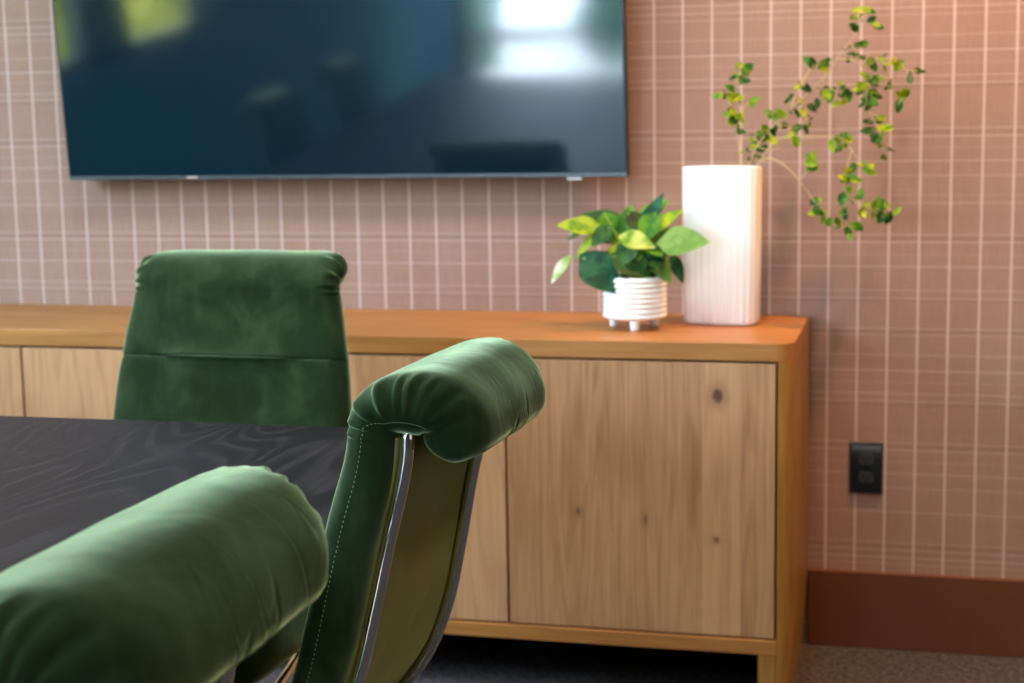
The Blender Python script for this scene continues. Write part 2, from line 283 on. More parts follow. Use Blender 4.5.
M['chrome'] = simple('polished_chrome', (.88,.87,.84), .03, 1., var=.01)
M['black_metal'] = simple('black_metal', (.02,.02,.022), .4, .8)
M['screen'] = NT('screen_glass'); _t = M['screen']; _t.col((.003,.013,.021)); _t.pr(Roughness=.075, IOR=1.75)
_n = _t.noise(_t.coord(), 3., 2.); _t.put(_t.b,'Roughness', _t.ss(_n,.3,.7,.065,.085)); M['screen'] = _t.m
M['bezel'] = simple('bezel_dark_metal', (.045,.050,.055), .3, .7)
M['ceramic'] = simple('white_ceramic', (.90,.90,.90), .35, var=.01)
M['soil'] = simple('potting_soil', (.03,.02,.012), .9, var=.5, scale=120.)
M['black_plastic'] = simple('black_plastic', (.006,.009,.011), .2)
M['black_plastic2'] = simple('dark_socket_plastic', (.028,.030,.032), .38)
M['white_plastic'] = simple('pale_plastic', (.6,.6,.6), .4)
M['window_frame'] = simple('dark_window_frame', (.03,.035,.04), .4)
def leafm(name, a, b, scale=40., mode=0, trans=.25):
    t = NT(name); co = t.coord(); n = t.noise(co, scale, 2., .5, .3)
    t.col(t.mix(t.ss(n,.38,.62), a, b)); t.pr(Roughness=.5, Specular_IOR_Level=.25)
    tr = t.new('ShaderNodeBsdfTranslucent'); t.l.new(t.mix(t.ss(n,.38,.62), tuple(min(1,x*1.5) for x in a), tuple(min(1,x*1.5) for x in b)), tr.inputs[0])
    mx = t.new('ShaderNodeMixShader'); mx.inputs[0].default_value = trans
    t.l.new(t.b.outputs[0], mx.inputs[1]); t.l.new(tr.outputs[0], mx.inputs[2]); t.l.new(mx.outputs[0], t.out.inputs[0])
    return t.m
LM = {1: leafm('leaf_lime', (.13,.25,.004), (.34,.42,.008)), 2: leafm('leaf_mid', (.04,.17,.01), (.13,.30,.015)), 3: leafm('leaf_deep', (.012,.06,.006), (.045,.13,.008)),
      4: leafm('leaf_bluegreen', (.006,.055,.028), (.02,.12,.055)), 5: leafm('leaf_soft', (.11,.26,.05), (.19,.34,.07)), 6: leafm('leaf_variegated', (.13,.27,.012), (.50,.58,.12), 26.),
      7: leafm('leaf_tipped_white', (.25,.40,.03), (.80,.85,.60), 26.), 8: leafm('leaf_dark_olive', (.03,.05,.02), (.06,.10,.02)), 9: leafm('leaf_sprig_dark', (.010,.055,.006), (.035,.14,.010), trans=.12)}  # includes a dull dark olive leaf tone
M['stem_pale'] = simple('pale_stem', (.50,.42,.16), .6)
M['stem_green'] = simple('green_stem', (.22,.34,.05), .5)

# ------------------------------------------------------------------ the room
XW0, XW1, YR, HC = -3.0, 2.3, -7.0, 2.7
def struct(mb, name, mat, **k):
    o = mb.build(name, mat, **k); o['kind'] = 'structure'; return o
struct(MB().box(XW0-.15,XW1+.15,YR-.15,.15,-.12,0), 'floor', M['carpet'])
struct(MB().box(XW0-.15,XW1+.15,YR-.15,.15,HC,HC+.15), 'ceiling', M['ceiling'])
struct(MB().box(XW0-.15,XW1+.15,0,.12,0,HC), 'wall_front', M['wallpaper'])
struct(MB().box(XW1,XW1+.12,-4.2,0,0,HC), 'wall_right', simple('cream_paint', (.70,.60,.46), .6))  # unseen stretch of wall, cream put in for the pale streak on the chrome
struct(MB().box(XW1,XW1+.12,YR,-4.2,0,HC), 'wall_right', simple('charcoal_paint', (.035,.033,.034), .6))  # unseen stretch kept dark so the chrome tubes reflect black
LW = (-3.25,-.75,.98,2.45)     # left window y0 y1 z0 z1
RW = (-2.93,-1.35,.10,2.35) # rear window x0 x1 z0 z1
m = MB(); m.box(XW0-.12,XW0,YR,LW[0],0,HC).box(XW0-.12,XW0,LW[1],0,0,HC).box(XW0-.12,XW0,LW[0],LW[1],0,LW[2]).box(XW0-.12,XW0,LW[0],LW[1],LW[3],HC)
struct(m, 'wall_left', M['teal_paint'])
m = MB(); m.box(XW0,RW[0],YR-.12,YR,0,HC).box(RW[1],XW1,YR-.12,YR,0,HC).box(RW[0],RW[1],YR-.12,YR,0,RW[2]).box(RW[0],RW[1],YR-.12,YR,RW[3],HC)
struct(m, 'wall_rear', simple('dark_brown_paint', (.060,.042,.038), .6))
m = MB()
for y,w_ in ((LW[0],.05),(LW[0]+.68,.38),(LW[0]+1.75,.05),(LW[1]-.05,.05)): m.box(XW0-.09,XW0-.03,y,y+w_,LW[2],LW[3])
m.box(XW0-.09,XW0-.03,LW[0],LW[1],LW[2],LW[2]+.05).box(XW0-.09,XW0-.03,LW[0],LW[1],LW[3]-.05,LW[3])
struct(m, 'window_1', M['window_frame'])
m = MB()
for x in (RW[0],RW[1]-.04): m.box(x,x+.04,YR-.09,YR-.03,RW[2],RW[3])
for z,h_ in ((RW[2],.04),(.40,.07),(1.25,.04),(RW[3]-.04,.04)): m.box(RW[0],RW[1],YR-.09,YR-.03,z,z+h_)
struct(m, 'window_2', M['window_frame'])
struct(MB().box(-.2305,XW1,-.014,0,0,.170).box(XW0,-2.46,-.014,0,0,.170), 'baseboard_front', M['baseboard'], bevel=.002)
struct(MB().box(XW1-.014,XW1,YR,-.014,0,.170), 'baseboard_right', M['baseboard'], bevel=.002)
struct(MB().box(XW0,XW0+.014,YR,-.014,0,.170), 'baseboard_left', M['baseboard'], bevel=.002)

# outside: lawn, pale paving and a clipped hedge seen only in the screen's reflection
struct(MB().box(-16,XW0-.16,YR-.16,6,-.3,-.15), 'lawn_ground', simple('lawn', (.16,.24,.03), .9, var=.4, scale=8.))
struct(MB().box(-9,8,-22,YR-.16,-.3,-.15), 'patio_ground', simple('pale_paving', (.72,.76,.78), .8))
def hedge(name, x0,x1,y0,y1,h,mat,label,seed):
    rnd = random.Random(seed); m = MB(); n = 26
    vs=[]; fs=[]
    nx, ny = 10, 24
    for i in range(nx+1):
        for j in range(ny+1):
            for k in (0,1):
                pass
    # lumpy mass of overlapping leaf clumps
    for q in range(int(90*(x1-x0)*(y1-y0)*.5)+60):
        cx,cy,cz = rnd.uniform(x0,x1), rnd.uniform(y0,y1), rnd.uniform(.0,h)
        r = rnd.uniform(.16,.34); nv=10; mm=6; prof=[]
        v=[];f=[]
        for a in range(mm+1):
            th = PI*a/mm
            for b in range(nv):
                ph = 2*PI*b/nv; rr = r*(1+rnd.uniform(-.18,.18))
                v.append((cx+rr*math.sin(th)*math.cos(ph), cy+rr*math.sin(th)*math.sin(ph), cz+rr*math.cos(th)))
        for a in range(mm):
            for b in range(nv): f.append((a*nv+b,a*nv+(b+1)%nv,(a+1)*nv+(b+1)%nv,(a+1)*nv+b))
        m.add(v,f)
    o = m.build(name, mat); tag(o,label,'hedge'); return o
hedge('garden_hedge', -6.6,-5.6,-13.5,-2.5,2.2, simple('hedge_leaves', (.46,.42,.03), .7, var=.75, scale=5.), 'yellow-green garden hedge outside the left window', 3)

gm = simple('bush_leaves', (.05,.22,.10), .7, var=.6, scale=5.)
hedge('garden_shrub', -2.30,-.2,-9.8,-8.8,1.7, gm, 'dark green shrub outside the rear window on its right', 5)
hedge('garden_shrub', -4.7,-3.55,-9.8,-8.8,1.7, gm, 'dark green shrub outside the rear window on its left', 6)

# ------------------------------------------------------------------ sideboard
YF, XR, XLft, ZT = -.4324, -.234, -2.448, .7324
sb = empty('sideboard', (0,0,0)); tag(sb, 'long oak sideboard with plank doors standing against the plaid wall', 'sideboard')
r = .034
MB().prism(rrect(XLft,XR,YF,-.003,r,8,(1,1,0,0)), .6960, ZT).build('top', M['oak_frame'], sb, bevel=.0018, seg=2)
def side(x0, x1, right):
    poly = rrect(x0,x1,YF,-.003,.030,8,(0,1,0,0) if right else (1,0,0,0))
    mb = MB(); n = len(poly)
    zs = [0,.10,.16,.6960]; v=[]; 
    for z in zs:
        k = .010*(1-min(1,z/.16))
        for (x,y) in poly:
            xx = x
            if right and x > x0+.012: xx = x-k
            if not right and x < x1-.012: xx = x+k
            v.append((xx,y,z))
    f = [tuple(range(n))[::-1], tuple(3*n+i for i in range(n))]+[(q*n+i,q*n+(i+1)%n,(q+1)*n+(i+1)%n,(q+1)*n+i) for q in range(3) for i in range(n)]
    return mb.add(v,f)
side(-.2640,XR,True).build('side_panel', M['oak_side'], sb, smooth=True)
side(XLft,-2.418,False).build('side_panel', M['oak_side'], sb, smooth=True)
for o in sb.children:
    if o.name.startswith('side_panel'):
        e = o.modifiers.new('es','EDGE_SPLIT'); e.split_angle = .6
MB().box(-2.418,-.2640,YF,YF+.025,.1130,.1430).build('bottom_rail', M['oak_frame'], sb, bevel=.0015, seg=2)
MB().box(-2.418,-.2640,YF+.026,-.01,.1180,.136).box(-2.418,-.2640,-.03,-.01,.136,.6955).build('carcass', M['oak_side'], sb)
for x0,x1 in ((-.299,-.2645),(-2.4175,-2.383)):
    MB().box(x0,x1,YF+.001,YF+.036,0,.1125).build('leg', M['oak_side'], sb, bevel=.002)
    MB().box(x0,x1,-.05,-.012,0,.1125).build('leg', M['oak_side'], sb, bevel=.002)
dx = [-.2665,-.8045,-1.3425,-1.8805,-2.4165]
PK = [([-.646,-.520,-.410,-.334],[(-.379,.627,.010,.013,1.),(-.657,.385,.004,.007,.8),(-.382,.341,.005,.006,.7),(-.522,.375,.004,.010,.55)]),
      ([-1.22,-1.12,-.97],[(-1.0,.3,.006,.01,.8)]), ([-1.72,-1.60,-1.47],[]), ([-2.3,-2.13,-1.98],[])]
for i in range(4):
    MB().box(dx[i+1]+.003,dx[i]-.002,YF+.002,YF+.022,.1470,.6915).build('door', door_mat(i,*PK[i]), sb, bevel=.0012, seg=2)
MB().box(-2.41,-.27,YF+.0235,YF+.025,.143,.6955).build('gap_shade_sheet', simple('painted_gap_shade', (.012,.008,.004), .9), sb)  # near-black sheet behind the doors, shade of the gaps put into its colour

# ------------------------------------------------------------------ television
tv = empty('wall_mounted_tv', (-1.281,-.070,1.034)); tv.rotation_euler = (math.radians(5.0),0,0)
tag(tv, 'large black flat screen television mounted on the plaid wall', 'television')
W2, HT = .664, .765
MB().box(-W2,W2,0,.032,0,HT).build('casing', M['bezel'], tv, bevel=.0025)
MB().box(-W2+.006,W2-.006,-.0008,.001,.010,HT-.006).build('screen', M['screen'], tv)
MB().box(-W2+.001,W2-.001,-.0022,.0003,.0015,.0092).build('bezel_strip', simple('bezel_strip_metal', (.16,.18,.19), .28, .8), tv, bevel=.0006, seg=2)
MB().box(.530,.562,.000,.016,-.0052,.0008).build('sensor', M['white_plastic'], tv, bevel=.001, seg=2)
MB().box(-.362,-.336,-.0030,-.0015,.0035,.0078).build('badge', simple('badge_silver', (.55,.42,.40), .4), tv, bevel=.0003, seg=1)
# wall bracket: flat plate and two arms
MB().box(-1.60,-.96,-.016,-.001,1.26,1.52).build('tv_mount', M['black_metal'], None)
tvm = bpy.data.objects['tv_mount']; tvm.name = 'wall_bracket'
for x_ in (-1.50,-1.09): MB().box(x_,x_+.03,-.055,-.0165,1.30,1.48).build('bracket_arm', M['black_metal'], tvm)
tag(tvm, 'black steel wall bracket hidden behind the television', 'bracket')

# ------------------------------------------------------------------ outlet
ox, oz = -.110, .401
ot = empty('power_outlet', (ox,-.0005,oz)); tag(ot, 'black duplex power outlet on the plaid wall right of the sideboard', 'power outlet')
m = MB(); a,b = .0355,.0565; c_,d_ = .0300,.0510
v = [(-a,0,-b),(a,0,-b),(a,0,b),(-a,0,b),(-a,-.0022,-b),(a,-.0022,-b),(a,-.0022,b),(-a,-.0022,b),(-a+.005,-.0075,-b+.005),(a-.005,-.0075,-b+.005),(a-.003,-.0080,b-.0095),(-a+.003,-.0080,b-.0095)]
m.add(v,[(3,2,1,0),(0,1,5,4),(1,2,6,5),(2,3,7,6),(3,0,4,7),(4,5,9,8),(5,6,10,9),(6,7,11,10),(7,4,8,11),(8,9,10,11)])
m.build('cover_plate', M['black_plastic'], ot, bevel=.0006, seg=2)
for s_ in (1,-1):
    zc = s_*.0195
    poly = []
    for k in range(32):
        an = 2*PI*k/32; x_ = .0165*math.cos(an); z_ = max(-.0125,min(.0125,.0165*math.sin(an))); poly.append((x_,z_))
    m = MB(); n = len(poly)
    m.add([(x_,-.0070,z_+zc) for x_,z_ in poly]+[(x_*.96,-.0095,z_*.96+zc) for x_,z_ in poly], [tuple(range(n)),tuple(range(n,2*n))]+[(i,(i+1)%n,n+(i+1)%n,n+i) for i in range(n)])
    rc = m.build('receptacle', M['black_plastic2'], ot)
    MB().box(-.0075,-.0055,-.0099,-.0090,zc-.001,zc+.0075).box(.0055,.0075,-.0099,-.0090,zc-.0005,zc+.0065).box(-.002,.002,-.0099,-.0090,zc-.0095,zc-.0055).build('slot', simple('slot_black',(.001,.001,.001),.9), rc)
MB().lathe([(.0032,-.0008),(.0030,0.0003),(.001,.0008)],16).build('screw', M['black_metal'], ot)
sw = [o for o in ot.children if o.name.startswith('screw')][0]; sw.rotation_euler = (PI/2,0,0); sw.location = (0,-.0078,0)

# ------------------------------------------------------------------ vase
va = empty('fluted_vase', (-.404,-.158,ZT+.0004), math.radians(-9)); va.scale = (.97,1,1); tag(va, 'tall white fluted flat vase on the right end of the sideboard', 'vase')
def sup(a_, hx, hy, e):
    c0, s0 = math.cos(a_), math.sin(a_)
    return (math.copysign(abs(c0)**(2/e), c0)*hx, math.copysign(abs(s0)**(2/e), s0)*hy)
def vring(hx, hy, z, rib, N=480):
    # arclength spaced superellipse with flutes
    raw = [sup(2*PI*k/2000, hx, hy, 3.6) for k in range(2000)]
    L = [0]
    for k in range(2000):
        p_, q_ = raw[k], raw[(k+1)%2000]; L.append(L[-1]+math.hypot(q_[0]-p_[0], q_[1]-p_[1]))
    out = []; j = 0; nr = 30
    for k in range(N):
        s_ = L[-1]*k/N
        while L[j+1] < s_: j += 1
        q_ = raw[(j+1)%2000]; uu = (s_-L[j])/max(1e-12,L[j+1]-L[j]); p_ = (raw[j][0]+(q_[0]-raw[j][0])*uu, raw[j][1]+(q_[1]-raw[j][1])*uu)
        nx_, ny_ = abs(p_[0]/hx)**2.6*math.copysign(1,p_[0])/hx, abs(p_[1]/hy)**2.6*math.copysign(1,p_[1])/hy
        l = math.hypot(nx_,ny_) or 1
        d = rib*(abs(math.sin(PI*nr*k/N))-.5)
        out.append((p_[0]+nx_/l*d, p_[1]+ny_/l*d, z))
    return out
rings = [vring(.070,.034,0,0), vring(.0755,.0395,.002,.001), vring(.0785,.0425,.008,.0024), vring(.0800,.0435,.16,.0024), vring(.0810,.0440,.322,.0024), vring(.0805,.0435,.3250,.0026), vring(.079,.042,.3258,.0005),
         vring(.0755,.0385,.3250,0), vring(.0745,.0375,.320,0), vring(.073,.036,.05,0)]
m = MB(); N = 480; v = [p_ for rg in rings for p_ in rg]
f = [(q*N+i,q*N+(i+1)%N,(q+1)*N+(i+1)%N,(q+1)*N+i) for q in range(len(rings)-1) for i in range(N)]
f += [tuple(range(N))[::-1], tuple((len(rings)-1)*N+i for i in range(N))]
m.add(v,f).build('vase_body', M['ceramic'], va, smooth=True)

# ------------------------------------------------------------------ sprigs
def leaf_mesh(mb, base, tip, width, normal, fold=.25, curl=.15, heart=False, nu=6):
    base, tip = Vector(base), Vector(tip); d = tip-base; L = d.length; d.normalize()
    n = (normal - d*normal.dot(d)).normalized(); s_ = d.cross(n)
    vs=[]; fs=[]
    for i in range(nu+1):
        u = i/nu
        if heart: w = (math.sin(PI*min(1,u*1.0)**.62)**.85 if 0<u<1 else 0)*(1.0 if u<.5 else 1.0)
        else: w = math.sin(PI*u**.85)**.75 if 0<u<1 else 0
        w *= width*.5
        cz = -curl*L*(u*u)+ curl*L*.35*u
        for k in (-1,-.5,0,.5,1):
            back = (-.12*L*(abs(k)) if (heart and i==0) else 0)
            vs.append(base + d*(u*L+back) + s_*(w*k) + n*(cz + fold*abs(w*k) - (.3*fold*w*k*k)))
    for i in range(nu):
        for k in range(4):
            a_=i*5+k; fs.append((a_,a_+1,a_+6,a_+5))
    mb.add(vs,fs)
def sprig(name, key, label, mats):
    segs, lv = BR[key]; rnd = random.Random(hash(key)%7 if False else ord(key))
    root = empty(name, segs[0][0]); tag(root, label, 'foliage sprig', 'leafy sprigs in the white vase')
    o_ = Vector(segs[0][0])
    m = MB(); pts_all = []
    for i, sg in enumerate(segs):
        s_ = spline([Vector(q)-o_ for q in sg], 6)
        if i == 0: s_ = [Vector((0.0,.004,-.20)), Vector((0,.002,-.08))] + s_
        n_ = len(s_); m.tube(s_, [.0011*(1-.5*k/n_) if i==0 else .0009*(1-.4*k/n_) for k in range(n_)], 6)
        pts_all += s_[2:]
    for q in lv:                                       # petioles from the nearest point of a stem
        P_ = Vector(q)-o_; Q_ = min(pts_all, key=lambda w: (w-P_).length)
        if (Q_-P_).length > .004: m.tube([Q_, (Q_+P_)/2+Vector((0,0,.002)), P_], .0005, 5)
    m.build('stem', M['stem_pale'], root, smooth=True)
    groups = [MB() for _ in mats]
    for q in lv + [tuple(Vector(q)+Vector((rnd.uniform(-.012,.012), rnd.uniform(-.008,.008), rnd.uniform(-.012,.012)))) for q in lv if rnd.random() < .95]:
        P_ = Vector(q)-o_; Q_ = min(pts_all, key=lambda w: (w-P_).length)
        d = (P_-Q_); d = d.normalized() if d.length > .004 else Vector((rnd.uniform(-1,1),0,rnd.uniform(-1,.6))).normalized()
        d = (d + Vector((rnd.uniform(-.6,.6), rnd.uniform(-.4,.4), rnd.uniform(-.6,.4)))).normalized()
        L = rnd.uniform(.020,.032); nrm = Vector((rnd.uniform(-.6,.6), -1, rnd.uniform(-.1,1.))).normalized()
        g = rnd.choices(range(len(mats)), [3,3,3][:len(mats)])[0]
        leaf_mesh(groups[g], P_-d*L*.5, P_+d*L*.5, L*rnd.uniform(.46,.64), nrm, .3, rnd.uniform(-.1,.2), False, 5)
    for g, mt in zip(groups, mats): g.build('foliage', mt, root, smooth=True)
    return root
sprig('leafy_sprig', 'A', 'short upright green sprig at the left of the white vase', [LM[9], LM[2], LM[1]])
sprig('leafy_sprig', 'B', 'tallest arching green sprig reaching to the upper right of the vase', [LM[9], LM[3], LM[1]])
sprig('leafy_sprig', 'C', 'low trailing green sprig drooping to the right of the vase', [LM[9], LM[1], LM[2]])

# ------------------------------------------------------------------ potted plant
px, py = -.571, -.256
pp = empty('potted_plant', (px,py,ZT+.0003), 0); tag(pp, 'leafy trailing plant in a white ribbed footed pot left of the tall vase', 'potted plant')
Rp, nb = .0625, 8
prof = [(.045,.021),(.056,.022)]
for k in range(nb*8+1):
    z = .0235+(.107-.0235)*k/(nb*8); prof.append((Rp+.0038*abs(math.sin(PI*k/8))-.0012, z))
prof += [(Rp-.001,.1083),(Rp-.006,.1085),(Rp-.0075,.106),(Rp-.009,.085)]
def beads(r_,z,a_,i):
    return r_+(.0009*math.cos(44*a_+(PI if int((z-.0235)/.01044)%2 else 0)) if 2<=i<2+nb*8 and (r_>Rp) else 0)
pot = MB().lathe(prof, 176, rfun=beads).build('pot', M['ceramic'], pp, smooth=True)
for an in (-1.40, -1.40+2*PI/3+.1, -1.40-2*PI/3):
    cx_, cy_ = .050*math.cos(an), .050*math.sin(an)
    MB().lathe([(.005,0),(.0085,.002),(.0092,.008),(.0102,.018),(.0108,.026)], 20, (cx_,cy_)).build('foot', M['ceramic'], pot, smooth=True)
MB().lathe([(.001,.096),(.053,.0965),(.001,.1)], 32).build('soil', M['soil'], pp)
O = Vector((px,py,ZT)); groups = {}
sm = MB()
root_p = [Vector((random.uniform(-.02,.02), random.uniform(-.02,.02), .097)) for _ in PL]
for (B_,T_,w,c), rp in zip(PL, root_p):
    B_, T_ = Vector(B_)-O, Vector(T_)-O
    mb = groups.setdefault(c, MB())
    d = (T_-B_); out = Vector((B_.x*.6, -.75, .55))
    leaf_mesh(mb, B_, T_, w, out, .22, .16, True, 10)
    mid = (rp+B_)*.5+Vector((0,0,.022)); sm.tube(spline([rp, mid, B_, B_+d*.06-out.normalized()*.001], 6), .0013, 6)
rnd = random.Random(4)
for q in range(38):                                    # the inner leaves that fill the crown
    a_ = rnd.uniform(0,2*PI); rr = rnd.uniform(.005,.05); el = rnd.uniform(.1,1.)
    B_ = Vector((rr*math.cos(a_), rr*math.sin(a_)*.8, .115+.055*el)); dirv = Vector((math.cos(a_), math.sin(a_), rnd.uniform(-.5,.5))).normalized()
    c = rnd.choice((1,2,3,3,4,3,8,2)); mb = groups.setdefault(c, MB())
    leaf_mesh(mb, B_, B_+dirv*rnd.uniform(.035,.055), rnd.uniform(.028,.042), Vector((rnd.uniform(-.3,.3),-.5,1)), .2, .2, True, 8)
    rp = Vector((rr*.4*math.cos(a_), rr*.4*math.sin(a_), .097)); sm.tube([rp, (rp+B_)*.5+Vector((0,0,.008)), B_], .0012, 6)
sm.build('stem', M['stem_green'], pp, smooth=True)
for c, mb in groups.items(): mb.build('foliage', LM[c], pp, smooth=True)

# ------------------------------------------------------------------ table
TX0, TX1, TY0, TY1 = -2.06, -.602, -3.36, -1.387
tb = empty('conference_table', ((TX0+TX1)/2,(TY0+TY1)/2,0)); tag(tb, 'black-stained oak conference table with open grain, beneath the velvet chairs', 'table')
hx, hy = (TX1-TX0)/2, (TY1-TY0)/2
MB().prism(rrect(-hx,hx,-hy,hy,.012,4), .702, .740).build('tabletop', M['table'], tb, bevel=.002, seg=2)
for y0 in (-.52, .50):
    MB().box(-.05,.05,y0-.22,y0+.22,.02,.7015).build('pedestal', M['table'], tb, bevel=.004)
    MB().box(-.055,.055,y0-.30,y0+.30,0,.019).build('foot', M['black_metal'], tb, bevel=.004)

# ------------------------------------------------------------------ chairs
T0 = .027
CC = (.039,.877); RA = .038; RZ = .031
def chair_path():
    low = [(-.175,.425),(-.125,.50),(-.079,.565),(-.053,.63),(-.036,.70),(-.020,.775),(-.004,.84),(CC[0]-RA,CC[1])]
    p = [(q.x,q.y) for q in spline([Vector((a,b,0)) for a,b in low], 12)]
    arc = [(CC[0]-math.copysign(RA*abs(math.cos(PI*k/56))**(.80 if k < 28 else 1), math.cos(PI*k/56)), CC[1]+RZ*math.sin(PI*k/56)**(.80 if k < 28 else 1)) for k in range(1,56)]+[(CC[0]+RA, CC[1])]
    tail = [(CC[0]+RA+.001*k/8, CC[1]-.033*k/8) for k in range(1,9)]
    p = p+arc+tail
    s_ = [0]
    for a,b in zip(p,p[1:]): s_.append(s_[-1]+math.hypot(b[0]-a[0], b[1]-a[1]))
    return p, s_
PTH, SS = chair_path(); SEND = SS[-1]
def _tan(i):
    tx = tz = 0.
    for k in range(1,7):
        a,b = PTH[max(0,i-k)], PTH[min(len(PTH)-1,i+k)]; tx += b[0]-a[0]; tz += b[1]-a[1]
    return tx, tz
TAN = [_tan(i) for i in range(len(PTH))]
i_arc0 = 12*7; S_ARC = SS[i_arc0]
def at(s):
    for i in range(len(SS)-1):
        if SS[i+1] >= s: break
    u = (s-SS[i])/max(1e-9,SS[i+1]-SS[i]); a,b = PTH[i], PTH[i+1]
    t0_, t1_ = TAN[i], TAN[i+1]; tx, tz = t0_[0]+(t1_[0]-t0_[0])*u, t0_[1]+(t1_[1]-t0_[1])*u; l = math.hypot(tx,tz)
    return (a[0]+(b[0]-a[0])*u, a[1]+(b[1]-a[1])*u), (tx/l, tz/l)
def s_of_z(z):
    for i in range(i_arc0+1):
        if PTH[i][1] >= z: return SS[i]
    return SS[i_arc0]
S_SEAM = s_of_z(.757)
def half_w(s):
    (r_,z),_ = at(s)
    if s > S_ARC: return .169 -.029*sm01((s-S_ARC-.05)/(SEND-S_ARC-.07))
    k = min(1,max(0,(.88-z)/.23)); return .169+.030*(1-(1-k)**1.5)
def sm01(x):
    x = min(1,max(0,x)); return x*x*(3-2*x)
def gauss(x, w): return math.exp(-(x/w)**2)
CAP = .034
def cush_point(s, u, off=0.):
    """s along the cushion, u 0..1 round its section; 0..: front from -x to +x, cap, rear, cap"""
    (r_,z), (tr,tz) = at(s); nr, nz = -tz, tr
    W = half_w(s); T = T0
    e = 1.
    dend = SEND+.0 - s
    if dend < .026: e = math.sqrt(max(0,1-(1-dend/.026)**2))
    if s < .03: e = min(e, math.sqrt(max(.02,1-(1-s/.03)**2)))
    kr = sm01((s-S_ARC+.02)/.10); ke = 1+.0*kr
    kt = sm01((s-S_ARC-.03)/.07)
    T *= e*(1+.13*kr+.16*kt); W2_ = W-.026*(1-e)
    cap = CAP+.006*kr; ex0 = 2.4
    # u -> (w, t)
    fl = .34
    if u < fl: w = -(W2_-cap)+2*(W2_-cap)*(u/fl); t = 1.; cn = 0.; tn = 1.
    elif u < .5: 
        a_ = (u-fl)/(.5-fl)*PI; ex = ex0
        ca, sa = math.cos(a_), math.sin(a_)
        cn = sa; tn = ca
        w = (W2_-cap)+cap*abs(sa)**(2/ex); t = math.copysign(abs(ca)**(2/ex), ca)
    elif u < .5+fl: w = (W2_-cap)-2*(W2_-cap)*((u-.5)/fl); t = -1.; cn = 0.; tn = -1.
    else:
        a_ = (u-.5-fl)/(.5-fl)*PI; ex = ex0; ca, sa = math.cos(a_), math.sin(a_)
        cn = -sa; tn = -ca
        w = -(W2_-cap)-cap*abs(sa)**(2/ex); t = -math.copysign(abs(ca)**(2/ex), ca)
    puff = 1+.06*(1-(w/W)**2)*(t > 0)
    d = off
    th = (s-S_ARC)/(PI*RA)          # 0..1 through the curl
    edge = abs(w)/W
    # gathers fanned round the ends of the roll
    if -.35 < th < 1.15 and t > -.6:
        wnd = sm01((edge-.80)/.10)*sm01((th+.12)/.2)*sm01((1.0-th)/.3)
        if edge > .80:
            ph = th*62+1.6*math.sin(th*11)+ (2.0 if w > 0 else .3) + 5*(edge-.9)
            rad = sm01((t+.35)/.45)*sm01((1.06-t)/.35)
            d += .0027*wnd*rad*(math.sin(ph)+.5*math.sin(ph*.61+1)+.3*math.sin(ph*1.9))
    # long folds down the back of the roll
    if th > .35 and t > -.3:
        k = sm01((th-.55-.25*abs(math.sin(w*90)))/.42)
        for (wf,am,wd,sl) in ((-.150,1.7,.0022,.012),(-.141,1.2,.002,.014),(-.128,1.5,.0024,.016),(-.112,.9,.002,.016),(-.086,.8,.002,.018),(-.034,.9,.002,.024),(-.024,1.2,.0022,.026),(.006,1.7,.0024,.030),(.017,.8,.002,.030)):
            wc = wf + sl*(1-k)**1.6
            d -= .0011*am*k*gauss(w-wc, wd) - .0005*am*k*gauss(w-wc-.005, wd*1.3)
    # the pinched cross seam of the front
    if t > 0:
        q = s-S_SEAM
        mid = 1/(1+math.exp((abs(w)-.095)/.010))
        d -= (.0016*gauss(q,.0035) + .0045*mid*gauss(q,.0035))*min(1,tn+.5)
        if q > 0: d += .0150*mid*sm01(q/.004)*math.exp(-max(0,q-.004)/.009)
        d += .003*mid*gauss(q+.028,.02)
    d += .0007*math.sin(61*w+35*s)*math.sin(23*s+40*w*w)
    r2 = r_+nr*T*t*puff + nr*tn*d; z2 = z+nz*T*t*puff + nz*tn*d
    return Vector((w+cn*d, r2, z2)), Vector((cn, nr*tn, nz*tn))
def backrest_mesh():
    ns = []
    s = 0.
    while s < SEND:
        ns.append(s); 
        if s < .02: s += .003
        elif s < S_SEAM-.03: s += .012
        elif s < S_SEAM+.04: s += .0010
        elif s < S_ARC-.04: s += .008
        elif s < SEND-.026: s += .0014
        else: s += .0016
    ns.append(SEND-1e-5)
    us = []
    fl = .34
    def wsamples():
        w = -1.; o_ = []
        n_ = 150
        return [k/n_ for k in range(n_)]
    us += [fl*k for k in wsamples()]
    us += [fl+(.5-fl)*k/30 for k in range(30)]
    us += [.5+fl*k/24 for k in range(24)]
    us += [.5+fl+(.5-fl)*k/30 for k in range(30)]
    n = len(us); m = MB(); v = [cush_point(s,u)[0] for s in ns for u in us]
    f = [(i*n+k, i*n+(k+1)%n, (i+1)*n+(k+1)%n, (i+1)*n+k) for i in range(len(ns)-1) for k in range(n)]
    f += [tuple(range(n))[::-1], tuple((len(ns)-1)*n+k for k in range(n))]
    return m.add(v,f)
